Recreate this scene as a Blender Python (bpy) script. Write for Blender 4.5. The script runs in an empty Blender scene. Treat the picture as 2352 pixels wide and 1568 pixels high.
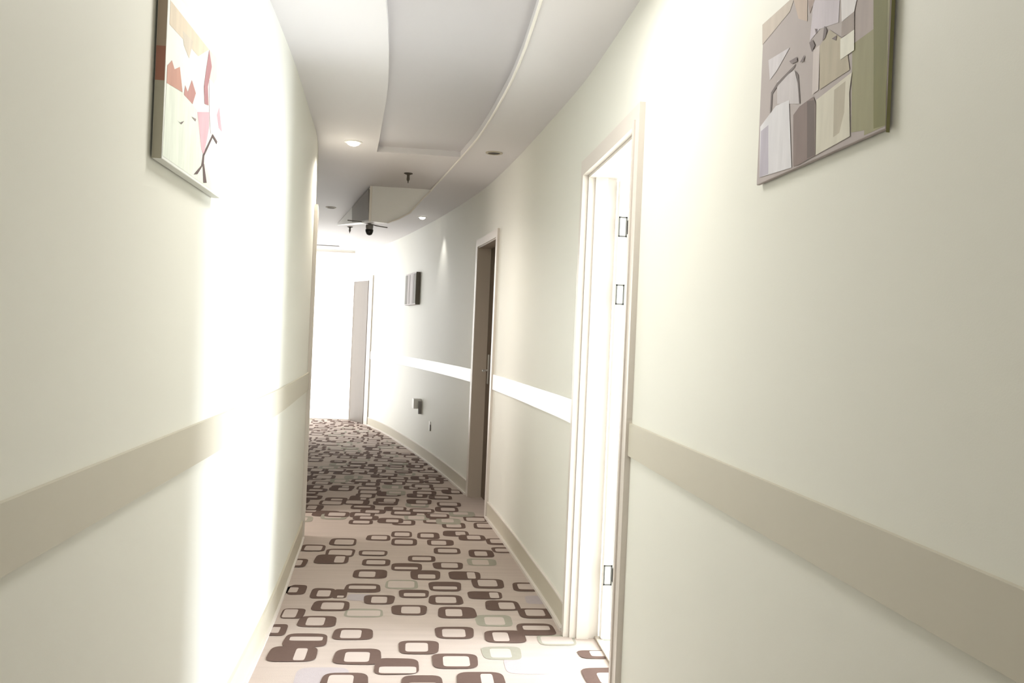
import bpy, bmesh, math, random
from mathutils import Vector, Matrix
S = bpy.context.scene
COL = S.collection
PI = math.pi
random.seed(11)

# ------------------------------------------------------------------ camera
CAM_H = 1.33
def make_camera():
    yaw, pitch, roll = math.radians(6.1778), math.radians(-0.1919), 0.043
    f = Vector((math.sin(yaw)*math.cos(pitch), math.cos(yaw)*math.cos(pitch), math.sin(pitch)))
    r = Vector((math.cos(yaw), -math.sin(yaw), 0)); u = r.cross(f)
    c, s = math.cos(roll), math.sin(roll)
    r2 = r*c + u*s; u2 = u*c - r*s
    cd = bpy.data.cameras.new('camera'); co = bpy.data.objects.new('camera', cd); COL.objects.link(co)
    m = Matrix((r2, u2, -f)).transposed().to_4x4(); m.translation = (0, 0, CAM_H)
    co.matrix_world = m
    cd.sensor_width = 36; cd.lens = 2000/2352*36; cd.clip_start = 0.05
    S.camera = co
make_camera()

# ------------------------------------------------------------------ world, exposure, large lights
W = bpy.data.worlds.new('world'); S.world = W; W.use_nodes = True
W.node_tree.nodes['Background'].inputs[0].default_value = (0.85, 0.92, 1, 1)
W.node_tree.nodes['Background'].inputs[1].default_value = 1.0
S.view_settings.view_transform = 'Standard'; S.view_settings.look = 'None'
S.view_settings.gamma = 1; S.view_settings.exposure = 0.5; S.view_settings.use_curve_mapping = False

def area(name, loc, aim, sx, sy, power, col):
    d = bpy.data.lights.new(name, 'AREA'); d.shape = 'RECTANGLE'; d.size = sx; d.size_y = sy
    d.energy = power; d.color = col
    o = bpy.data.objects.new(name, d); COL.objects.link(o); o.location = loc
    o.rotation_euler = (Vector(aim)-Vector(loc)).to_track_quat('-Z', 'Y').to_euler()
    return o
def spot(name, loc, aim, power, angle, blend, col, rad=0.03):
    d = bpy.data.lights.new(name, 'SPOT'); d.energy = power; d.spot_size = math.radians(angle); d.spot_blend = blend
    d.color = col; d.shadow_soft_size = rad
    o = bpy.data.objects.new(name, d); COL.objects.link(o); o.location = loc
    o.rotation_euler = (Vector(aim)-Vector(loc)).to_track_quat('-Z', 'Y').to_euler()
    return o
COOL = (0.86, 0.92, 1.0); WARM = (1.0, 0.93, 0.82); NEUT = (1.0, 0.98, 0.94)
area('room_window_daylight', (3.3, 3.6, 1.3), (0, 3.3, 1.2), 0.9, 1.9, 190, COOL)      # through the open door
area('far_side_fill', (-3.3, 12.35, 1.4), (-1, 12.7, 1.4), 1.2, 2.2, 12, (1, 0.99, 0.97))  # fill light from the added, unseen side window
area('side_room_daylight', (-2.3, 6.05, 1.4), (0, 6.0, 0.9), 0.8, 1.6, 24, (1.0, 0.93, 0.9))
area('panel_glow_near', (0.1, 2.55, 2.58), (0.1, 2.55, 0), 0.5, 0.35, 12, NEUT)
area('fill_glow_behind', (0.08, -0.3, 2.58), (0.08, -0.3, 0), 0.5, 1.6, 6, NEUT)  # added fill behind the camera, brightens the near walls

# ------------------------------------------------------------------ tables measured for the carpet and paintings (metres)
RINGS = [('b',-0.599,-0.512,4.446,4.62,-0.616,-0.554,4.487,4.574),('b',-0.484,-0.364,4.387,4.566,-0.451,-0.385,4.423,4.528),('b',-0.372,-0.301,4.395,4.549,-0.347,-0.314,4.406,4.44),('b',-0.322,-0.138,4.495,4.656,-0.302,-0.161,4.559,4.619),('b',-0.299,-0.113,4.756,4.937,-0.267,-0.177,4.784,4.894),('b',-0.265,-0.103,5.013,5.168,-0.241,-0.132,5.049,5.137),('b',-0.095,0.08,4.916,5.084,-0.076,0.056,4.951,5.0),('b',-0.003,0.16,5.119,5.262,0.022,0.135,5.153,5.231),('b',0.142,0.316,4.963,5.117,0.19,0.287,4.996,5.099),('b',0.015,0.18,4.741,4.935,0.056,0.152,4.767,4.85),('b',0.153,0.318,5.312,5.471,0.179,0.298,5.345,5.437),('b',0.366,0.521,5.245,5.43,0.402,0.48,5.277,5.388),('b',0.226,0.403,4.754,4.922,0.329,0.375,4.778,4.907),('b',0.346,0.519,4.592,4.776,0.379,0.483,4.632,4.756),('b',0.113,0.285,4.532,4.71,0.135,0.262,4.567,4.622),('b',0.562,0.712,4.549,4.714,0.59,0.686,4.585,4.688),('b',-0.041,0.112,4.411,4.555,-0.016,0.094,4.439,4.496),('b',-0.212,-0.06,4.302,4.455,-0.175,-0.097,4.323,4.427),('b',0.11,0.282,4.307,4.468,0.144,0.248,4.334,4.436),('b',0.312,0.489,4.404,4.54,0.424,0.472,4.425,4.521),('b',-0.452,-0.274,4.192,4.355,-0.408,-0.301,4.217,4.324),('b',-0.071,0.099,4.14,4.296,-0.024,0.068,4.165,4.27),('b',0.152,0.336,4.1,4.274,0.188,0.268,4.129,4.237),('b',0.389,0.561,4.223,4.385,0.456,0.535,4.245,4.352),('b',0.542,0.731,4.109,4.26,0.576,0.67,4.144,4.241),('b',-0.579,-0.472,4.078,4.225,-0.571,-0.507,4.092,4.212),('b',-0.487,-0.316,3.962,4.117,-0.45,-0.368,3.984,4.095),('b',-0.598,-0.52,3.846,3.998,-0.587,-0.551,3.882,3.958),('b',-0.514,-0.332,3.711,3.878,-0.492,-0.352,3.787,3.836),('b',-0.315,-0.141,3.8,3.95,-0.282,-0.192,3.82,3.927),('b',0.133,0.306,3.821,3.979,0.164,0.268,3.842,3.948),('b',0.351,0.534,3.773,3.934,0.388,0.459,3.793,3.907),('b',0.508,0.682,3.87,4.034,0.537,0.662,3.942,4.001),('b',-0.025,0.145,3.633,3.794,0.003,0.099,3.662,3.767),('b',-0.286,-0.094,3.518,3.694,-0.242,-0.141,3.545,3.655),('b',-0.553,-0.356,3.546,3.72,-0.446,-0.399,3.561,3.695),('b',0.114,0.301,3.476,3.641,0.158,0.267,3.499,3.612),('b',-0.116,0.06,3.415,3.586,-0.097,0.05,3.427,3.496),('b',-0.312,-0.132,3.234,3.432,-0.285,-0.189,3.256,3.41),('b',-0.007,0.151,3.248,3.407,0.019,0.129,3.276,3.334),('b',0.206,0.393,3.255,3.442,0.3,0.348,3.275,3.422),('b',0.736,0.902,3.589,3.686,0.788,0.897,3.616,3.679),('b',0.71,0.879,3.302,3.488,0.768,0.863,3.326,3.435),('b',-0.655,-0.507,5.321,5.486,-0.63,-0.526,5.341,5.456),('b',-0.494,-0.323,5.201,5.392,-0.475,-0.338,5.232,5.36),('b',-0.54,-0.346,5.042,5.248,-0.426,-0.369,5.07,5.212),('b',-0.711,-0.573,4.96,5.14,-0.693,-0.601,4.994,5.11),('b',-0.497,-0.332,5.478,5.667,-0.466,-0.347,5.499,5.632),('b',-0.298,-0.129,5.236,5.365,-0.278,-0.144,5.26,5.34),('b',-0.113,0.051,5.504,5.707,-0.092,0.024,5.548,5.66),('b',-0.277,-0.122,5.625,5.788,-0.245,-0.144,5.662,5.76),('b',-0.12,0.017,5.729,5.908,-0.098,0.001,5.767,5.869),('b',0.051,0.199,5.696,5.888,0.073,0.161,5.742,5.848),('b',0.114,0.286,5.521,5.688,0.141,0.237,5.542,5.654),('b',0.223,0.398,5.781,5.954,0.308,0.375,5.817,5.926),('b',0.447,0.614,6.024,6.23,0.471,0.59,6.066,6.196),('b',0.224,0.389,6.02,6.209,0.254,0.359,6.057,6.164),('b',-0.125,0.038,6.09,6.27,-0.084,0.009,6.133,6.242),('b',-0.438,-0.259,6.315,6.514,-0.402,-0.289,6.349,6.472),('b',-0.041,0.136,6.336,6.544,-0.011,0.105,6.388,6.507),('b',-0.425,-0.258,6.095,6.241,-0.396,-0.282,6.127,6.214),('b',0.324,0.502,5.671,5.838,0.38,0.469,5.709,5.814),('b',0.499,0.659,5.569,5.741,0.527,0.638,5.615,5.722),('b',-0.707,-0.512,6.329,6.534,-0.6,-0.553,6.373,6.478),('b',0.518,0.698,5.357,5.506,0.539,0.677,5.39,5.471),('b',0.092,0.258,6.163,6.331,0.115,0.235,6.207,6.297),('g',0.325,0.498,3.99,4.158,0.368,0.462,4.013,4.126),('g',-0.289,-0.109,4.106,4.235,-0.277,-0.121,4.125,4.209),('g',-0.115,0.056,4.567,4.738,-0.102,0.038,4.591,4.715),('g',0.345,0.519,5.054,5.214,0.374,0.473,5.072,5.186),('g',0.325,0.492,3.576,3.731,0.36,0.449,3.601,3.705),('g',0.585,0.754,3.745,3.883,0.6,0.742,3.765,3.861),('p',0.407,0.602,3.426,3.606),('p',-0.412,-0.212,3.234,3.491),('p',-0.297,-0.173,4.36,4.471),('p',0.602,0.732,4.335,4.477)]
RIGHT_ART = [((122,120,78),[(1.36,1.91),(1.313,1.892),(1.303,1.691),(1.34,1.694)]),((150,146,115),[(1.424,1.864),(1.354,1.867),(1.34,1.694),(1.414,1.705)]),((172,160,156),[(1.417,1.932),(1.358,1.909),(1.354,1.86),(1.419,1.858)]),((200,192,200),[(1.584,1.995),(1.477,1.954),(1.478,1.915),(1.551,1.929),(1.592,1.92)]),((196,184,172),[(1.835,2.039),(1.725,2.049),(1.675,2.03),(1.691,2.013),(1.83,1.991)]),((190,172,158),[(1.675,2.03),(1.611,2.006),(1.607,1.963),(1.648,1.983)]),((158,140,132),[(1.608,2.004),(1.578,1.993),(1.597,1.974)]),((205,200,204),[(1.791,1.946),(1.683,1.938),(1.742,1.91),(1.779,1.9)]),((196,190,192),[(1.739,1.886),(1.655,1.884),(1.633,1.843),(1.624,1.809),(1.734,1.838)]),((110,100,98),[(1.82,1.812),(1.77,1.819),(1.769,1.871),(1.739,1.883),(1.65,1.895),(1.655,1.889),(1.732,1.876),(1.761,1.866),(1.763,1.814),(1.816,1.807)]),((110,100,98),[(1.651,1.881),(1.636,1.869),(1.622,1.809),(1.627,1.81),(1.64,1.86)]),((180,170,150),[(1.548,1.896),(1.51,1.913),(1.446,1.871),(1.428,1.816),(1.54,1.813)]),((205,195,192),[(1.574,1.897),(1.548,1.898),(1.545,1.814),(1.571,1.812)]),((214,212,216),[(1.82,1.811),(1.74,1.835),(1.675,1.83),(1.649,1.69),(1.812,1.7)]),((180,174,186),[(1.815,1.8),(1.775,1.804),(1.764,1.699),(1.811,1.7)]),((130,114,110),[(1.651,1.794),(1.624,1.804),(1.565,1.807),(1.553,1.791),(1.546,1.693),(1.618,1.689),(1.641,1.691)]),((105,92,88),[(1.591,1.805),(1.559,1.799),(1.549,1.694),(1.58,1.694)]),((210,205,190),[(1.551,1.797),(1.419,1.809),(1.425,1.776),(1.416,1.699),(1.544,1.693)]),((182,174,157),[(1.481,1.796),(1.44,1.8),(1.44,1.746),(1.455,1.714),(1.477,1.711)]),((222,218,220),[(1.47,1.952),(1.413,1.93),(1.42,1.913),(1.464,1.911)]),((160,148,142),[(1.463,1.91),(1.42,1.913),(1.417,1.88),(1.463,1.883)]),((228,226,214),[(1.466,1.881),(1.417,1.881),(1.414,1.845),(1.463,1.844)]),((120,108,108),[(1.592,1.917),(1.579,1.918),(1.567,1.904),(1.579,1.895)]),((120,108,108),[(1.536,1.901),(1.531,1.927),(1.52,1.916),(1.524,1.904)]),((120,108,108),[(1.499,1.893),(1.48,1.893),(1.482,1.884)]),((120,108,108),[(1.63,1.891),(1.611,1.9),(1.613,1.888)]),((120,108,108),[(1.68,1.909),(1.646,1.907),(1.642,1.897),(1.668,1.9)]),((120,108,108),[(1.57,1.936),(1.563,1.933),(1.563,1.922)])]
LEFT_ART = [((214,200,180),[(1.991,2.041),(2.346,2.048),(2.243,1.998),(2.108,1.993),(1.991,1.988)]),((205,195,180),[(2.094,2.01),(2.189,2.017),(2.16,1.966),(2.11,1.981)]),((226,232,220),[(1.987,1.858),(2.127,1.873),(2.252,1.865),(2.323,1.766),(2.468,1.697),(1.978,1.697)]),((196,150,135),[(1.987,1.858),(1.987,1.896),(2.02,1.918),(2.043,1.905),(2.084,1.923),(2.115,1.873)]),((186,140,135),[(2.127,1.87),(2.135,1.895),(2.16,1.886),(2.191,1.924),(2.233,1.903),(2.206,1.869)]),((228,205,196),[(2.346,2.048),(2.467,2.055),(2.458,2.016),(2.391,1.96),(2.329,1.977)]),((170,125,130),[(2.346,2.048),(2.381,2.014),(2.348,1.952),(2.363,1.907),(2.321,1.9),(2.307,1.94),(2.326,1.997)]),((216,176,186),[(2.253,1.862),(2.373,1.892),(2.379,1.855),(2.337,1.769),(2.307,1.78)]),((240,224,228),[(2.372,1.895),(2.358,1.976),(2.449,1.977),(2.517,1.873),(2.397,1.841)]),((190,160,168),[(2.454,1.905),(2.481,1.934),(2.525,1.874),(2.483,1.876)]),((100,85,85),[(2.419,1.845),(2.43,1.843),(2.339,1.769),(2.323,1.768)]),((100,85,85),[(2.419,1.845),(2.475,1.837),(2.468,1.828),(2.412,1.838)]),((100,85,85),[(2.323,1.768),(2.339,1.769),(2.337,1.748),(2.278,1.711),(2.24,1.703),(2.313,1.74)]),((100,85,85),[(2.326,1.746),(2.34,1.749),(2.376,1.706),(2.341,1.7)]),((120,110,105),[(2.075,1.798),(2.103,1.799),(2.136,1.811),(2.115,1.798)]),((150,135,135),[(2.199,1.837),(2.243,1.842),(2.238,1.835)])]


# ------------------------------------------------------------------ materials
def lin(c):
    return tuple(((v/255)/12.92 if v/255 <= .04045 else ((v/255+.055)/1.055)**2.4) for v in c)
MATS = {}
def mat(name, rgb, rough=0.6, metal=0.0, noise=0.04, scale=(8, 8, 8), bump=0.0, emit=None, spec=0.5):
    if name in MATS: return MATS[name]
    m = bpy.data.materials.new(name); m.use_nodes = True; MATS[name] = m
    n = m.node_tree.nodes; l = m.node_tree.links; b = n['Principled BSDF']
    c = lin(rgb)
    b.inputs['Roughness'].default_value = rough; b.inputs['Metallic'].default_value = metal
    b.inputs['Specular IOR Level'].default_value = spec
    tc = n.new('ShaderNodeTexCoord'); mp = n.new('ShaderNodeMapping'); mp.inputs['Scale'].default_value = scale
    nz = n.new('ShaderNodeTexNoise'); nz.inputs['Scale'].default_value = 1.0; nz.inputs['Detail'].default_value = 3
    mx = n.new('ShaderNodeMix'); mx.data_type = 'RGBA'
    l.new(tc.outputs['Object'], mp.inputs[0]); l.new(mp.outputs[0], nz.inputs['Vector'])
    l.new(nz.outputs['Fac'], mx.inputs[0])
    mx.inputs[6].default_value = (*[max(0, v*(1-noise)) for v in c], 1)
    mx.inputs[7].default_value = (*[min(1, v*(1+noise)) for v in c], 1)
    l.new(mx.outputs[2], b.inputs['Base Color'])
    if bump:
        bp = n.new('ShaderNodeBump'); bp.inputs['Strength'].default_value = bump; bp.inputs['Distance'].default_value = .002
        nz2 = n.new('ShaderNodeTexNoise'); nz2.inputs['Scale'].default_value = 350
        l.new(tc.outputs['Object'], nz2.inputs['Vector']); l.new(nz2.outputs['Fac'], bp.inputs['Height'])
        l.new(bp.outputs[0], b.inputs['Normal'])
    if emit:
        b.inputs['Emission Color'].default_value = (*lin(rgb), 1); b.inputs['Emission Strength'].default_value = emit
    return m
M_wall = mat('cream_wall_paint', (225, 224, 214), 0.55, bump=0.05, noise=0.015, scale=(2, 2, 2))
M_ceil = mat('white_ceiling_paint', (226, 223, 224), 0.6, noise=0.01, scale=(2, 2, 2))
M_tray = mat('grey_tray_paint', (204, 201, 204), 0.35, noise=0.02, scale=(1, 4, 1))
M_bead = mat('ivory_bead', (244, 240, 232), 0.4)
M_trimw = mat('ivory_gloss_trim', (216, 208, 199), 0.35, noise=0.01)
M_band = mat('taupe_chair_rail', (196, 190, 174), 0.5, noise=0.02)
M_sheen_bulk = mat('rail_sheen_and_bulkhead_white', (246, 246, 243), 0.3, noise=0.01)  # far rails: window reflection put into the colour; plain white on the bulkhead
M_base = mat('taupe_baseboard', (192, 184, 166), 0.5, noise=0.02)
M_leafw = mat('white_door_paint', (240, 238, 234), 0.4, noise=0.01)
M_taupe = mat('taupe_door_reveal', (176, 164, 150), 0.5, noise=0.04, scale=(20, 20, 1))
M_brown = mat('dark_brown_door_veneer', (92, 78, 64), 0.4, noise=0.15, scale=(30, 30, 2))
M_leaf3 = mat('mid_brown_door_veneer', (108, 98, 88), 0.5, noise=0.08, scale=(30, 30, 2))
M_metal = mat('brushed_steel', (200, 198, 194), 0.35, metal=0.85)
M_hinge = mat('grey_hinge_edge', (88, 86, 82), 0.5, metal=0.2)
M_black = mat('black_plastic', (38, 36, 34), 0.3)
M_grey = mat('grey_plastic', (150, 147, 144), 0.5)
M_shade = mat('bulkhead_shade_grey', (172, 168, 166), 0.5)  # shade tone for the near part of the bulkhead's left face
M_white = mat('white_plastic', (244, 243, 238), 0.4)
M_lit = mat('lit_lamp_lens', (255, 250, 240), 0.4, emit=6)
M_dark = mat('dark_lamp_opening', (70, 64, 56), 0.6)
M_tile = mat('pale_room_floor', (232, 232, 222), 0.5)
M_carpet = mat('taupe_carpet', (181, 167, 157), 0.95, noise=0.10, scale=(2.2, 26, 1), bump=0.4, spec=0.1)
M_ringb = mat('brown_carpet_ring', (98, 80, 72), 0.95, noise=0.08, scale=(40, 40, 1), bump=0.4, spec=0.1)
M_ringg = mat('grey_green_carpet_ring', (150, 146, 132), 0.95, noise=0.06, scale=(40, 40, 1), bump=0.4, spec=0.1)
M_ringp = mat('pale_carpet_patch', (172, 162, 162), 0.95, noise=0.05, scale=(40, 40, 1), bump=0.4, spec=0.1)
M_fill = mat('light_carpet_ring_centre', (186, 172, 163), 0.95, noise=0.05, scale=(4, 30, 1), bump=0.4, spec=0.1)

# ------------------------------------------------------------------ mesh helpers
def link(name, bm, mats, parent=None, smooth=False, loc=None):
    me = bpy.data.meshes.new(name); bmesh.ops.recalc_face_normals(bm, faces=bm.faces[:]) if not loc == 'raw' else None
    bm.to_mesh(me); bm.free()
    if not isinstance(mats, (list, tuple)): mats = [mats]
    for m in mats: me.materials.append(m)
    if smooth:
        for p in me.polygons: p.use_smooth = True
    o = bpy.data.objects.new(name, me); COL.objects.link(o)
    if parent:
        o.parent = parent; o.matrix_parent_inverse = Matrix.Translation(-Vector(parent.location))
    return o
def struct(name, bm, mats, parent=None, smooth=False):
    o = link(name, bm, mats, parent, smooth)
    if not parent: o['kind'] = 'structure'
    return o
def empty(name, loc, label=None, cat=None, group=None, kind=None):
    o = bpy.data.objects.new(name, None); COL.objects.link(o); o.location = loc; o.empty_display_size = .1
    if label: o['label'] = label
    if cat: o['category'] = cat
    if group: o['group'] = group
    if kind: o['kind'] = kind
    return o
def box(bm, x0, x1, y0, y1, z0, z1, mi=0, bev=0):
    vs = [bm.verts.new((x, y, z)) for x in (x0, x1) for y in (y0, y1) for z in (z0, z1)]
    fs = [bm.faces.new([vs[i] for i in q]) for q in ((0,1,3,2),(4,6,7,5),(0,4,5,1),(2,3,7,6),(0,2,6,4),(1,5,7,3))]
    for f in fs: f.material_index = mi
    if bev:
        es = list({e for f in fs for e in f.edges})
        bmesh.ops.bevel(bm, geom=es, offset=bev, segments=2, affect='EDGES', profile=.5)
    return vs
def obox(bm, origin, ax, ay, dims, mi=0, bev=0):
    """box in a local frame: ax, ay unit vectors in plan; dims=(x0,x1,y0,y1,z0,z1)"""
    tmp = bmesh.new(); box(tmp, *dims, bev=bev)
    for v in tmp.verts:
        p = Vector(origin) + Vector((ax[0], ax[1], 0))*v.co.x + Vector((ay[0], ay[1], 0))*v.co.y + Vector((0, 0, v.co.z))
        v.co = p
    vm = {v: bm.verts.new(v.co) for v in tmp.verts}
    for f in tmp.faces: bm.faces.new([vm[v] for v in f.verts]).material_index = mi
    tmp.free()
def lathe(bm, prof, c=(0, 0, 0), n=24, mi=0, axis='Z'):
    rings = []
    for r, z in prof:
        ring = []
        for k in range(n):
            a = 2*PI*k/n; p = Vector((r*math.cos(a), r*math.sin(a), z))
            if axis == 'Y': p = Vector((p.x, p.z, p.y))
            if axis == 'X': p = Vector((p.z, p.x, p.y))
            ring.append(bm.verts.new(Vector(c)+p))
        rings.append(ring)
    for a, b in zip(rings, rings[1:]):
        for k in range(n):
            bm.faces.new((a[k], a[(k+1) % n], b[(k+1) % n], b[k])).material_index = mi
    for r in (rings[0], rings[-1]):
        try: bm.faces.new(r).material_index = mi
        except ValueError: pass
def tube(bm, pts, r, n=8):
    pts = [Vector(p) for p in pts]; rings = []
    for i, p in enumerate(pts):
        t = (pts[min(i+1, len(pts)-1)]-pts[max(i-1, 0)]).normalized()
        up = Vector((0, 0, 1)) if abs(t.z) < .9 else Vector((1, 0, 0))
        a = t.cross(up).normalized(); b = t.cross(a)
        rings.append([bm.verts.new(p+(a*math.cos(2*PI*k/n)+b*math.sin(2*PI*k/n))*r) for k in range(n)])
    for a, b in zip(rings, rings[1:]):
        for k in range(n): bm.faces.new((a[k], a[(k+1) % n], b[(k+1) % n], b[k]))
    bm.faces.new(rings[0]); bm.faces.new(rings[-1])

# ------------------------------------------------------------------ plan of the corridor: x of each wall face as a function of y
def spline(tab):
    def f(y):
        if y <= tab[0][1]: return tab[0][0]
        if y >= tab[-1][1]: return tab[-1][0]
        for i in range(len(tab)-1):
            if tab[i][1] <= y <= tab[i+1][1]: break
        x0, y0 = tab[i]; x1, y1 = tab[i+1]
        def m(j):
            a = tab[max(j-1, 0)]; b = tab[min(j+1, len(tab)-1)]
            return (b[0]-a[0])/(b[1]-a[1])
        h = y1-y0; t = (y-y0)/h
        return ((2*t**3-3*t*t+1)*x0 + (t**3-2*t*t+t)*h*m(i) + (-2*t**3+3*t*t)*x1 + (t**3-t*t)*h*m(i+1))
    return f
XR = spline([(.73, -2.6), (.73, 2), (.73, 3.93), (.685, 4.8), (.64, 5.5), (.57, 6.39), (.47, 7.3), (.235, 8.74), (-.05, 10.2), (-.40, 11.75), (-.66, 12.62)])
XL = spline([(-.598, -2.6), (-.598, 2), (-.598, 3), (-.612, 4), (-.655, 5), (-.69, 5.67), (-.80, 6.6), (-1.02, 7.7), (-1.28, 8.8), (-1.62, 9.9), (-2.0, 11.0)])
YB, YE, ZC = -2.6, 13.3, 2.55

def strip(bm, X, y0, y1, a, b, z0, z1, step=.15, mi=0):
    n = max(1, int(math.ceil((y1-y0)/step))); prev = None
    for i in range(n+1):
        y = y0+(y1-y0)*i/n; x = X(y)
        q = [bm.verts.new(p) for p in ((x+a, y, z0), (x+b, y, z0), (x+b, y, z1), (x+a, y, z1))]
        if prev:
            for k in range(4): bm.faces.new((prev[k], prev[(k+1) % 4], q[(k+1) % 4], q[k])).material_index = mi
        else: bm.faces.new(q).material_index = mi
        prev = q
    bm.faces.new(prev).material_index = mi
def frame_U(bm, X, y0, y1, ztop, w, a, b):
    strip(bm, X, y0-w, y0, a, b, 0, ztop+w); strip(bm, X, y1, y1+w, a, b, 0, ztop+w)
    strip(bm, X, y0, y1, a, b, ztop, ztop+w)

D1 = (2.96, 3.86); D2 = (6.46, 7.235); DL = (5.72, 6.5); D3 = (12.72, 13.2)
TOP = 2.08
# walls
bm = bmesh.new()
strip(bm, XR, YB, D1[0], 0, .13, 0, ZC+.12); strip(bm, XR, D1[0], D1[1], 0, .13, TOP, ZC+.12)
strip(bm, XR, D1[1], D2[0], 0, .13, 0, ZC+.12); strip(bm, XR, D2[0], D2[1], 0, .13, TOP, ZC+.12)
strip(bm, XR, D2[1], 12.62, 0, .13, 0, ZC+.12)
struct('wall_right', bm, M_wall)
bm = bmesh.new()
strip(bm, XL, YB, DL[0], -.12, 0, 0, ZC+.12); strip(bm, XL, DL[0], DL[1], -.12, 0, TOP, ZC+.12)
strip(bm, XL, DL[1], 11.0, -.12, 0, 0, ZC+.12)
box(bm, -3.5, -2.0, 10.88, 11.0, 0, ZC+.12)
struct('wall_left', bm, M_wall)
bm = bmesh.new(); box(bm, -3.6, -3.0, YE, YE+.1, 0, ZC+.12); box(bm, -3.0, -.9, YE, YE+.1, 2.53, ZC+.12); struct('wall_end', bm, M_wall)
bm = bmesh.new(); box(bm, -.9, 1.1, YB-.1, YB, 0, ZC+.12); struct('wall_back', bm, M_wall)
# wall with an unseen window added to light the far end
bm = bmesh.new()
for q in ((11.0, 11.7, 0, ZC+.12), (13.0, YE, 0, ZC+.12), (11.7, 13.0, 0, .25), (11.7, 13.0, 2.5, ZC+.12)):
    box(bm, -3.6, -3.5, q[0], q[1], q[2], q[3])
struct('wall_far_side', bm, M_wall)

# ceiling: flat, with the long curved tray let into it
CL = spline([(-.10, -2.6), (-.15, 1.5), (-.168, 3.1), (-.175, 3.7), (-.200, 4.37), (-.248, 5.0), (-.327, 5.95)])
CR = spline([(.30, -2.6), (.365, 1.5), (.384, 3.1), (.391, 3.7), (.38, 4.22), (.315, 5.26), (.215, 6.12)])
bm = bmesh.new()
def slab(bm, f0, f1, y0, y1, z0, z1, step=.15):
    n = max(1, int(math.ceil((y1-y0)/step))); prev = None
    for i in range(n+1):
        y = y0+(y1-y0)*i/n
        q = [bm.verts.new(p) for p in ((f0(y), y, z0), (f1(y), y, z0), (f1(y), y, z1), (f0(y), y, z1))]
        if prev:
            for k in range(4): bm.faces.new((prev[k], prev[(k+1) % 4], q[(k+1) % 4], q[k]))
        else: bm.faces.new(q)
        prev = q
    bm.faces.new(prev)
YT = 5.95
slab(bm, lambda y: XL(y)-.1, CL, YB, YT, ZC, ZC+.16)
slab(bm, CR, lambda y: XR(y)+.1, YB, YT, ZC, ZC+.16)
slab(bm, lambda y: XL(y)-.1, lambda y: XR(y)+.1, YT, 11.0, ZC, ZC+.16)
box(bm, -3.6, .2, 11.0, YE+.05, ZC, ZC+.16)
struct('ceiling', bm, M_ceil)
bm = bmesh.new()
slab(bm, lambda y: CL(y)-.03, lambda y: CR(y)+.03, YB, YT+.03, ZC+.04, ZC+.07)      # tray top
struct('ceiling_tray', bm, M_tray)
# curved bead along the tray's right edge, running on to the dropped bulkhead
bm = bmesh.new()
pts = [(CR(y)+.004, y, ZC-.004) for y in [YB+.2+i*.25 for i in range(34)] if y < 6.1]
pts += [(.150, 6.65, ZC-.004), (.09, 7.1, ZC-.004), (.056, 7.33, ZC-.014), (-.029, 7.325, 2.443), (-.115, 7.325, 2.34), (-.204, 7.325, 2.285), (-.292, 7.325, 2.247)]
tube(bm, pts, .0065, 6)
o = struct('trim_1', bm, M_bead)

# floor: carpet with its woven rounded rectangles as one surface
bm = bmesh.new()
vs = [bm.verts.new(p) for p in ((-3.6, YB-.1, 0), (.86, YB-.1, 0), (.86, YE+.1, 0), (-3.6, YE+.1, 0))]
bm.faces.new(vs).material_index = 0
LV = [0]
def sup(cx, cy, a, b, n, z, N=28, ph=(0, 0)):
    r = []
    for k in range(N):
        t = 2*PI*k/N; c, s = math.cos(t), math.sin(t)
        x = a*math.copysign(abs(c)**(2/n), c); y = b*math.copysign(abs(s)**(2/n), s)
        r.append(bm.verts.new((cx+x*(1+ph[0]*y/b), cy+y*(1+ph[1]*x/a), z)))
    return r
def ring(kind, x0, x1, y0, y1, i=None, fill=True):
    LV[0] += 1; z = .0006+(LV[0] % 60)*.00004
    cx, cy = (x0+x1)/2, (y0+y1)/2; N = 28
    ph = (random.uniform(-.06, .06), random.uniform(-.05, .05))
    o = sup(cx, cy, (x1-x0)/2, (y1-y0)/2, 4.5, z, N, ph)
    if i is None:
        bm.faces.new(o).material_index = 3; return
    q = sup((i[0]+i[1])/2, (i[2]+i[3])/2, (i[1]-i[0])/2, (i[3]-i[2])/2, 7, z, N)
    mi = 1 if kind == 'b' else 2
    for k in range(N): bm.faces.new((o[k], o[(k+1) % N], q[(k+1) % N], q[k])).material_index = mi
    bm.faces.new(q).material_index = 4
for t in sorted(RINGS, key=lambda t: {'p': 0, 'g': 1, 'b': 2}[t[0]]):
    if t[0] == 'p': ring('p', *t[1:5])
    else: ring(t[0], *t[1:5], t[5:9])
def rnd(cx, cy):
    w = random.uniform(.155, .20); h = random.uniform(.15, .21)
    k = random.random(); kind = 'b' if k < .84 else 'g'
    a, b, c, d = [random.uniform(.018, .05) for _ in range(4)]
    if random.random() < .3: a = random.uniform(.06, .09)
    elif random.random() < .3: c = random.uniform(.06, .08)
    ring(kind, cx-w/2, cx+w/2, cy-h/2, cy+h/2, (cx-w/2+a, cx+w/2-b, cy-h/2+c, cy+h/2-d))
y = 6.30
row = 0
while y < YE:
    x = XL(y)+.05+random.uniform(-.1, .1)
    while x < XR(y)-.02:
        if y < 10.9 or True:
            if random.random() < .93: rnd(x, y+random.uniform(-.07, .07))
        x += random.uniform(.17, .26)
    y += .18
y = 3.05
while y > YB+.2:
    x = -.55+random.uniform(-.1, .1)
    while x < .68:
        if random.random() < .7: rnd(x, y+random.uniform(-.07, .07))
        x += random.uniform(.21, .34)
    y -= .24
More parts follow.
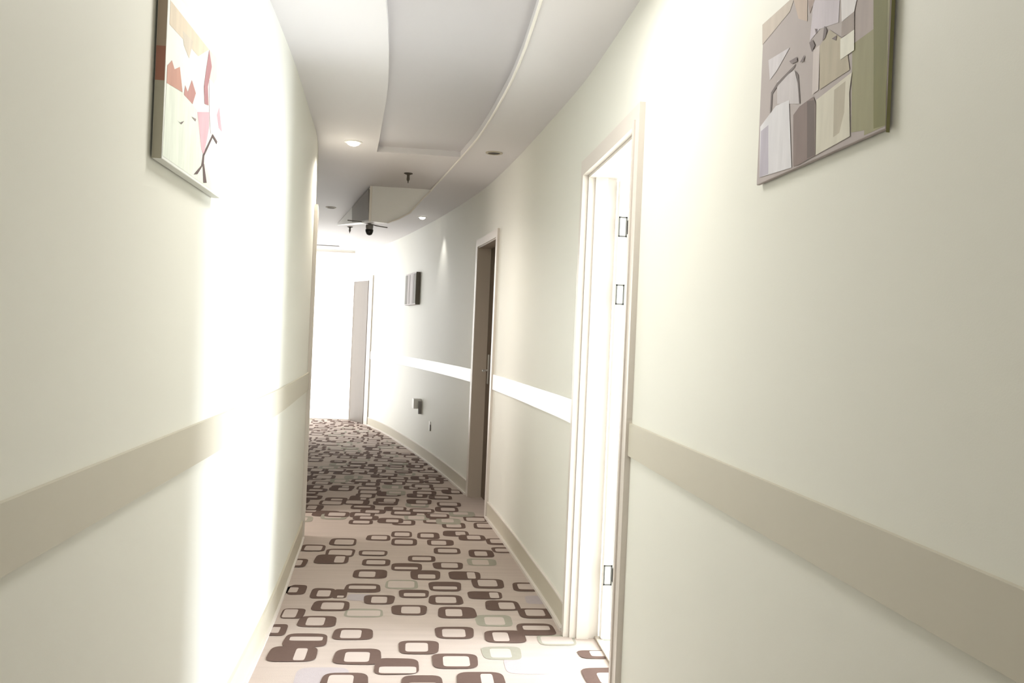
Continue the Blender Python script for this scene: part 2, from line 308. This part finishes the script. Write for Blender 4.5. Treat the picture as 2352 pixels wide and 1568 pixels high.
# clip rings that run under the right wall
gb = bmesh.ops.bisect_plane(bm, geom=bm.verts[:]+bm.edges[:]+bm.faces[:], plane_co=(.86, 0, 0), plane_no=(1, 0, 0), clear_outer=True)
me = bpy.data.meshes.new('floor'); bm.to_mesh(me); bm.free()
for m in (M_carpet, M_ringb, M_ringg, M_ringp, M_fill): me.materials.append(m)
fo = bpy.data.objects.new('floor', me); COL.objects.link(fo); fo['kind'] = 'structure'
for p in me.polygons:
    if p.normal.z < 0: p.flip()

# chair rails (named trim) and baseboards
W1 = .07
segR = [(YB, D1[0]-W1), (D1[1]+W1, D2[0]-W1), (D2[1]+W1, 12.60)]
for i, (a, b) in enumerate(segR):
    bm = bmesh.new(); strip(bm, XR, a, b, -.010, .0, .95, 1.06); struct('trim_%d' % (2+i), bm, M_band if i == 0 else M_sheen_bulk)  # far pieces whitened to carry the end window's reflection
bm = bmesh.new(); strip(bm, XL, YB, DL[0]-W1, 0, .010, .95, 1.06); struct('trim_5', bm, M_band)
bm = bmesh.new()
for a, b in segR: strip(bm, XR, a, b, -.012, 0, 0, .115, mi=0); strip(bm, XR, a, b, -.014, 0, .115, .122, mi=1); strip(bm, XR, a, b, -.028, -.012, 0, .016, mi=1)
struct('baseboard_right', bm, [M_base, M_trimw])
bm = bmesh.new(); strip(bm, XL, YB, DL[0]-W1, 0, .012, 0, .115); strip(bm, XL, YB, DL[0]-W1, .012, .024, 0, .012, mi=1)
struct('baseboard_left', bm, [M_base, M_trimw])

# ------------------------------------------------------------------ doors
# door_1: the near open doorway, right
d1 = empty('door_1', (XR(3.45), 3.45, 0), kind='structure')
bm = bmesh.new(); frame_U(bm, XR, D1[0], D1[1], TOP, W1, -.020, 0)
strip(bm, XR, D1[1]-.003, D1[1]+.02, -.026, -.001, 0, TOP+.02); strip(bm, XR, D1[0]-.02, D1[0]+.003, -.026, -.001, 0, TOP+.02); strip(bm, XR, D1[0]+.003, D1[1]-.003, -.026, -.001, TOP-.003, TOP+.02)
link('casing', bm, M_trimw, d1)
bm = bmesh.new()
strip(bm, XR, D1[0], D1[0]+.015, 0, .13, 0, TOP); strip(bm, XR, D1[1]-.015, D1[1], 0, .13, 0, TOP); strip(bm, XR, D1[0], D1[1], 0, .13, TOP-.015, TOP)
strip(bm, XR, D1[1]-.027, D1[1]-.015, .03, .085, 0, TOP-.015)
link('jamb', bm, M_trimw, d1)
leaf = None
bm = bmesh.new(); box(bm, .865, 1.62, 3.80, 3.842, .012, 2.055, bev=.003)
lf = link('door_leaf', bm, M_leafw, d1)
bm = bmesh.new()
for (a, b) in ((.12, .95), (1.06, 1.92)):
    x0, x1 = .905, 1.55
    box(bm, x0, x0+.016, 3.79, 3.80, a, b); box(bm, x1-.016, x1, 3.79, 3.80, a, b)
    box(bm, x0+.016, x1-.016, 3.79, 3.80, a, a+.016); box(bm, x0+.016, x1-.016, 3.79, 3.80, b-.016, b)
link('panel_moulding', bm, M_leafw, lf)
for z, two in ((1.845, True), (1.545, False), (.30, True)):
    bm = bmesh.new()
    x0, x1 = .862, .900
    box(bm, x0, x1, 3.786, 3.80, z-.045, z+.045, mi=0)
    e = .006
    for q in ((x0, x0+e, z-.045, z+.045), (x1-e, x1, z-.045, z+.045), (x0, x1, z-.045, z-.045+e), (x0, x1, z+.045-e, z+.045)):
        box(bm, q[0], q[1], 3.784, 3.786, q[2], q[3], mi=1)
    if two: box(bm, x1+.003, x1+.024, 3.78, 3.80, z-.03, z+.03, mi=1)
    link('hinge', bm, [M_white, M_hinge], lf)
bm = bmesh.new(); box(bm, .845, .875, D1[0]+.015, D1[1]-.015, .0, .010, bev=.002)
link('threshold', bm, M_taupe, d1)

# the bright room behind the open door
bm = bmesh.new(); box(bm, .875, 3.5, 2.2, 5.3, -.05, 0); struct('floor_room', bm, M_tile)
bm = bmesh.new()
box(bm, .86, 3.5, 2.1, 2.2, 0, 2.6); box(bm, .86, 3.5, 5.3, 5.4, 0, 2.6)
box(bm, 3.5, 3.6, 2.1, 2.9, 0, 2.6); box(bm, 3.5, 3.6, 4.3, 5.4, 0, 2.6); box(bm, 3.5, 3.6, 2.9, 4.3, 0, .3); box(bm, 3.5, 3.6, 2.9, 4.3, 2.45, 2.6)
struct('wall_room', bm, M_wall)
bm = bmesh.new(); box(bm, .86, 3.6, 2.1, 5.4, 2.6, 2.65); struct('ceiling_room', bm, M_ceil)
M_sky = mat('bright_window_glass', (240, 246, 255), 0.2, emit=4)
def window(name, x0, x1, y0, y1, z0, z1):
    w = empty(name, (x0, (y0+y1)/2, z0), kind='structure')
    bm = bmesh.new(); e = .05
    for q in ((y0, y0+e, z0, z1), (y1-e, y1, z0, z1), (y0, y1, z0, z0+e), (y0, y1, z1-e, z1), ((y0+y1)/2-.02, (y0+y1)/2+.02, z0, z1)):
        box(bm, x0, x1, *q)
    link('window_frame', bm, M_trimw, w)
    bm = bmesh.new(); box(bm, (x0+x1)/2-.003, (x0+x1)/2+.003, y0+e, y1-e, z0+e, z1-e); link('window_pane', bm, M_sky, w)
window('window_1', 3.52, 3.58, 2.9, 4.3, .3, 2.45)
window('window_fill', -3.58, -3.52, 11.7, 13.0, .25, 2.5)  # added window out of view, fills the far end with light

# the glazed end of the corridor, full of daylight
w = empty('window_3', (-2.03, YE, 0), kind='structure')
bm = bmesh.new()
for q in ((-3.0, -2.96, 0, 2.53), (-.99, -.95, 0, 2.53), (-2.05, -2.01, 0, 2.53), (-2.96, -.99, 2.51, 2.53), (-2.96, -.99, 0, .01)):
    box(bm, q[0], q[1], YE+.01, YE+.06, q[2], q[3])
link('window_frame', bm, M_trimw, w)
bm = bmesh.new(); box(bm, -2.96, -.99, YE+.03, YE+.036, .01, 2.51); link('window_pane', bm, mat('end_daylight_glass', (253, 253, 250), .2, emit=2.2), w)

# door_2: brown leaf in its taupe lined recess
d2 = empty('door_2', (XR(6.85), 6.85, 0), kind='structure')
bm = bmesh.new(); frame_U(bm, XR, D2[0], D2[1], TOP, W1-.01, -.018, 0)
link('casing', bm, M_trimw, d2)
bm = bmesh.new()
strip(bm, XR, D2[0], D2[0]+.012, -.014, .125, 0, TOP); strip(bm, XR, D2[1]-.012, D2[1], -.014, .125, 0, TOP); strip(bm, XR, D2[0], D2[1], -.01, .125, TOP-.012, TOP)
link('jamb', bm, M_taupe, d2)
bm = bmesh.new(); strip(bm, XR, D2[0]+.014, D2[1]-.014, .095, .125, .008, TOP-.014, step=2)
l2 = link('door_leaf', bm, M_brown, d2)
def handle(parent, x, y, z, s=-1):
    bm = bmesh.new()
    box(bm, x-.012, x, y-.022, y+.022, z-.12, z+.12, bev=.003)
    lathe(bm, [(.009, -.055), (.009, 0)], (x-.0, y, z-.01), 12, axis='X')
    tube(bm, [(x-.05, y, z-.01), (x-.052, y-.05, z-.012), (x-.05, y-.11, z-.012)], .009)
    link('door_handle', bm, M_metal, parent)
handle(l2, XR(7.12)+.096, 7.12, 1.07)

# door_3: pale brown leaf at the far end
d3 = empty('door_3', (-.72, 12.72, 0), kind='structure')
def seg(bm, p, q, t, z0, z1, mi=0):
    p = Vector(p); q = Vector(q); d = (q-p); L = d.length; d.normalize(); nrm = Vector((d.y, -d.x))
    obox(bm, (p.x, p.y, 0), (d.x, d.y), (nrm.x, nrm.y), (0, L, 0, t, z0, z1), mi)
bm = bmesh.new()
seg(bm, (-.662, 12.62), (-.705, 12.76), .10, 0, 2.19); seg(bm, (-.70, 12.76), (-.99, 13.30), .10, 2.08, ZC+.1); seg(bm, (-.662, 12.62), (-.705, 12.76), .10, 2.19, ZC+.1)
struct('wall_corner', bm, M_wall)
bm = bmesh.new(); seg(bm, (-.677, 12.61), (-.735, 12.76), .05, 0, 2.15); seg(bm, (-.735, 12.76), (-.995, 13.295), .03, 2.08, 2.15)
link('casing', bm, M_trimw, d3)
bm = bmesh.new(); seg(bm, (-.745, 12.775), (-.975, 13.29), .04, .006, 2.08)
l3 = link('door_leaf', bm, M_leaf3, d3)
bm = bmesh.new(); seg(bm, (-.737, 12.765), (-.750, 12.795), .05, .004, 2.08); link('jamb', bm, M_brown, d3)

# door_4: left doorway seen edge on
d4 = empty('door_4', (XL(6.1), 6.1, 0), kind='structure')
bm = bmesh.new(); frame_U(bm, XL, DL[0], DL[1], TOP-.02, W1, 0, .022)
link('casing', bm, M_trimw, d4)
bm = bmesh.new()
strip(bm, XL, DL[0], DL[0]+.015, -.12, .008, 0, TOP); strip(bm, XL, DL[1]-.015, DL[1], -.12, .008, 0, TOP); strip(bm, XL, DL[0], DL[1], -.12, .008, TOP-.015, TOP)
link('jamb', bm, M_trimw, d4)
bm = bmesh.new(); box(bm, -2.5, -.8, 5.0, 5.1, 0, 2.6); box(bm, -2.5, -.93, 7.1, 7.2, 0, 2.6); box(bm, -2.6, -2.5, 5.0, 7.2, 0, 2.6)
struct('wall_side_room', bm, M_wall)
bm = bmesh.new(); box(bm, -2.6, -.8, 5.0, 7.2, 2.6, 2.65); struct('ceiling_side_room', bm, M_ceil)

# ------------------------------------------------------------------ paintings
def art_mesh(bm, polys, X, sgn, z_top, mats, idx):
    for k, (c, p) in enumerate(polys):
        if c not in idx:
            idx[c] = len(mats); mats.append(mat('paint_%d_%d_%d' % c, c, .7, noise=.16, scale=(6, 45, 9)))
        pts = []                                   # clip at the canvas top
        for (a, b) in zip(p, p[1:]+p[:1]):
            if a[1] <= z_top: pts.append(a)
            if (a[1] <= z_top) != (b[1] <= z_top):
                t = (z_top-a[1])/(b[1]-a[1]); pts.append((a[0]+(b[0]-a[0])*t, z_top))
        if len(pts) < 3: continue
        x = X+sgn*(.0003+.00006*k)
        f = bm.faces.new([bm.verts.new((x, q[0], q[1])) for q in pts]); f.material_index = idx[c]
def canvas(name, label, polys, xw, th, y0, y1, z0, z1, base, sidebands):
    sgn = 1 if th > 0 else -1
    t = empty(name, (xw, (y0+y1)/2, z0), label, 'painting', 'canvas paintings on the corridor walls')
    mats = [mat('canvas_ground_%d_%d_%d' % base, base, .7, noise=.04, scale=(5, 30, 12))]; idx = {}
    bm = bmesh.new(); a, b = sorted((xw+sgn*.004, xw+th)); box(bm, a, b, y0, y1, z0, z1, bev=.0015)
    art_mesh(bm, polys, xw+th, sgn, z1-.001, mats, idx)
    for (za, zb, c) in sidebands:
        if c not in idx:
            idx[c] = len(mats); mats.append(mat('paint_%d_%d_%d' % c, c, .7, noise=.07, scale=(6, 60, 14)))
        f = bm.faces.new([bm.verts.new(q) for q in ((a+.001, y0-.0004, za), (b-.001, y0-.0004, za), (b-.001, y0-.0004, zb), (a+.001, y0-.0004, zb))]); f.material_index = idx[c]
    me = bpy.data.meshes.new('painted_canvas'); bm.to_mesh(me); bm.free()
    for m in mats: me.materials.append(m)
    o = bpy.data.objects.new('painted_canvas', me); COL.objects.link(o); o.parent = t; o.matrix_parent_inverse = Matrix.Translation(-t.location)
    bm = bmesh.new(); a, b = sorted((xw, xw+sgn*.006)); box(bm, a, b, y0+.02, y1-.02, z0+.02, z1-.02)
    link('stretcher_frame', bm, M_black, t)
    return t
OL = (122, 120, 78)
canvas('canvas_painting', 'canvas of olive, mauve and cream abstract vases on right wall', [((150, 146, 115), [(1.306, 1.69), (1.37, 1.69), (1.37, 2.034), (1.306, 2.034)])]+RIGHT_ART, .73, -.012, 1.304, 1.83, 1.686, 2.038, (176, 166, 164), [(1.68, 2.038, OL)])
canvas('canvas_painting', 'white canvas with pink and rust abstract shapes on left wall', LEFT_ART, -.598, .026, 1.975, 2.54, 1.69, 2.075, (234, 236, 230),
       [(1.69, 1.86, (182, 178, 160)), (1.86, 1.935, (170, 118, 100)), (1.935, 2.075, (176, 158, 138))])
# small far painting on the curved wall
ya, yb = 9.95, 10.55
pa = Vector((XR(ya), ya)); pb = Vector((XR(yb), yb)); d = (pb-pa).normalized(); nr = Vector((-d.y, d.x))
t = empty('canvas_painting', (pa.x, pa.y, 1.67), 'small grey striped painting on the far curved wall, above the socket', 'painting', 'canvas paintings on the corridor walls')
bm = bmesh.new(); L = (pb-pa).length
obox(bm, (pa.x, pa.y, 0), d, nr, (0, L, .004, .05, 1.67, 2.04), 0)
for k, (u0, u1, mi) in enumerate(((.0, .10, 1), (.12, .2, 2), (.34, .42, 2), (.5, L, 1))):
    obox(bm, (pa.x, pa.y, 0), d, nr, (u0, u1, .05, .052, 1.685, 2.025), mi)
obox(bm, (pa.x, pa.y, 0), d, nr, (-.004, 0, .006, .05, 1.67, 2.04), 1)
link('painted_canvas', bm, [mat('far_art_ground', (196, 188, 186)), mat('far_art_edge', (120, 114, 104)), mat('far_art_stripe', (168, 158, 156))], t)

# ------------------------------------------------------------------ wall fittings
def plate_at(y):
    p = Vector((XR(y), y)); d = (Vector((XR(y+.05), y+.05))-p).normalized(); return p, d, Vector((-d.y, d.x))
p, d, nr = plate_at(9.62)
t = empty('wall_socket', (p.x, p.y, .52), 'white boxy wall socket with a grey block for its shadow, low on the curved wall', 'socket')
bm = bmesh.new(); obox(bm, (p.x, p.y, 0), d, nr, (0, .10, 0, .085, .515, .625), 0, bev=.004); link('housing', bm, M_white, t)
bm = bmesh.new(); obox(bm, (p.x, p.y, 0), d, nr, (-.03, -.0, 0, .035, .46, .60), 0, bev=.003); link('shadow_block', bm, M_grey, t)  # grey block stands in for the shadow beside the socket
p, d, nr = plate_at(9.08)
t = empty('cable_outlet', (p.x, p.y, .33), 'small slim outlet plate just above the baseboard, right of the socket', 'outlet')
bm = bmesh.new(); obox(bm, (p.x, p.y, 0), d, nr, (0, .07, 0, .008, .335, .43), 0, bev=.002); link('plate', bm, M_white, t)
bm = bmesh.new(); obox(bm, (p.x, p.y, 0), d, nr, (-.008, 0, 0, .012, .335, .40), 0); link('cover_edge', bm, M_grey, t)

# ------------------------------------------------------------------ ceiling fittings
def downlight(x, y, label, lit, r=.05):
    t = empty('downlight', (x, y, ZC), label, 'ceiling light', 'recessed ceiling downlights')
    bm = bmesh.new(); lathe(bm, [(r+.012, 0), (r+.012, -.004), (r, -.007), (r-.004, -.003), (r-.004, 0)], (x, y, ZC), 28)
    link('trim_ring', bm, M_white if lit else M_base, t, smooth=False)
    bm = bmesh.new(); lathe(bm, [(r-.004, -.0015), (r-.004, -.003)] + ([(r*.8, -.016), (r*.45, -.024), (r*.1, -.026)] if lit else []), (x, y, ZC), 28)
    link('lens', bm, M_lit if lit else M_dark, t)
    return t
downlight(-.465, 5.69, 'lit round downlight beside the grey ceiling tray, left of it', True, .045)
downlight(.449, 5.74, 'unlit dark round downlight right of the curved ceiling bead', False, .045)
downlight(-.007, 9.09, 'small lit downlight beyond the bulkhead, above the curved wall', True, .035)
downlight(-.909, 8.77, 'unlit downlight in the far left ceiling, left of the bulkhead', False, .04)
spot('downlight_beam', (-.465, 5.69, ZC-.065), (-.465, 5.69, 0), 34, 150, .8, WARM)
spot('downlight_beam_far', (.09, 8.78, ZC-.065), (.19, 8.78, 0), 8, 70, .7, NEUT)

# unseen lamp panels in the tray; the rear one is added for fill
for (x, y, w, h) in ((.1, 2.55, .5, .35), (.08, -.3, .5, 1.6)):
    t = empty('unseen_panel_lamp', (x, y, ZC+.1), 'unseen flat rectangular lamp panel inside the grey ceiling tray', 'ceiling light', 'unseen lamp panels in the tray')
    bm = bmesh.new(); box(bm, x-w/2-.01, x+w/2+.01, y-h/2-.01, y+h/2+.01, ZC+.033, ZC+.04); link('frame', bm, M_white, t)
    bm = bmesh.new(); box(bm, x-w/2, x+w/2, y-h/2, y+h/2, ZC+.0315, ZC+.0329); link('diffuser', bm, mat('unseen_lamp_diffuser', (255, 250, 240), .4, emit=.7), t)

# fire sprinklers
def sprinkler(x, y, label, k=1.0):
    t = empty('sprinkler', (x, y, ZC), label, 'sprinkler', 'ceiling sprinklers')
    bm = bmesh.new(); lathe(bm, [(.033*k, 0), (.033*k, -.004), (.018*k, -.010), (.012*k, -.012)], (x, y, ZC), 20); link('escutcheon', bm, M_dark, t)
    bm = bmesh.new(); lathe(bm, [(.011*k, -.010), (.009*k, -.045), (.004*k, -.06), (.003*k, -.075)], (x, y, ZC), 12)
    tube(bm, [(x-.009*k, y, ZC-.03), (x-.010*k, y, ZC-.05), (x, y, ZC-.066)], .0018*k, 6); tube(bm, [(x+.009*k, y, ZC-.03), (x+.010*k, y, ZC-.05), (x, y, ZC-.066)], .0018*k, 6)
    link('head', bm, M_dark, t)
sprinkler(-.124, 6.67, 'dark sprinkler head hanging from the ceiling between tray and bulkhead')
sprinkler(-.84, 10.3, 'small far sprinkler head beyond the bulkhead, left of the dome camera')

# dropped bulkhead
b = empty('ceiling_bulkhead', (-.4, 7.6, 2.25), 'pale boxed bulkhead with a pointed left tip dropping from the ceiling', 'bulkhead')
front = [(-.438, ZC), (.056, ZC), (-.02, 2.443), (-.105, 2.34), (-.196, 2.285), (-.285, 2.247), (-.426, 2.256)]
bm = bmesh.new()
tip = Vector((-.992, 10.2, ZC-.004))
A = [bm.verts.new((x, 7.35, z)) for x, z in front]
B_ = [bm.verts.new((x+(tip.x-x)*.94, 7.35+(tip.y-7.35)*.94, z+(tip.z-z)*.94)) for x, z in front]
bm.faces.new(A); bm.faces.new(B_)
for k in range(len(A)): bm.faces.new((A[k], A[(k+1) % len(A)], B_[(k+1) % len(A)], B_[k]))
link('box', bm, M_sheen_bulk, b)
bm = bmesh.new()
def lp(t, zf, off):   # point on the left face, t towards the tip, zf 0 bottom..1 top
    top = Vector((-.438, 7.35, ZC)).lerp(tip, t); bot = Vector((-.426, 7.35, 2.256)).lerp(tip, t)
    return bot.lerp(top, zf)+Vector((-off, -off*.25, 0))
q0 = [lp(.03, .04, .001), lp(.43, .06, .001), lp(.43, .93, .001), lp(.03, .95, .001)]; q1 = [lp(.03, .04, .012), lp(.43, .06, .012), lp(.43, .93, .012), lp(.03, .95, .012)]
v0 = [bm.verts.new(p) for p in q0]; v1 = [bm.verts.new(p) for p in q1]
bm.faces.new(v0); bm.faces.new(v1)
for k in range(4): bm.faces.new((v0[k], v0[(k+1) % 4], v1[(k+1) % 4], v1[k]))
link('shade_panel', bm, M_shade, b)  # grey overlay puts shade on the near part of the left face
bm = bmesh.new(); box(bm, -.448, -.428, 7.338, 7.352, 2.25, ZC-.001); link('corner_bead', bm, M_bead, b)

# dome camera on its bracket
cx, cy, cz = -.475, 7.95, 2.30
t = empty('dome_camera', (cx, cy, cz), 'black dome security camera on a grey bracket under the bulkhead', 'security camera')
bm = bmesh.new(); lathe(bm, [(.030, .0), (.034, -.015), (.030, -.045), (.026, -.05)], (cx, cy, cz), 24); link('housing', bm, M_grey, t)
bm = bmesh.new(); lathe(bm, [(.036, -.045), (.034, -.065), (.024, -.088), (.008, -.096)], (cx, cy, cz), 24); link('dome', bm, M_black, t, smooth=True)
bm = bmesh.new(); box(bm, cx-.012, cx+.012, cy-.012, cy+.012, cz-.005, cz+.02); tube(bm, [(cx-.20, cy+.05, cz+.035), (cx-.08, cy, cz+.022), (cx, cy, cz+.008), (cx+.06, cy, cz-.006), (cx+.16, cy, cz-.018)], .005, 8)
link('bracket', bm, M_grey, t)

# slim air slot in the far ceiling
t = empty('air_vent', (-1.34, 12.7, ZC), 'slim dark air slot in the bright far ceiling', 'vent')
bm = bmesh.new(); box(bm, -1.52, -1.18, 12.66, 12.78, ZC-.012, ZC, bev=.002); link('grille', bm, M_grey, t)
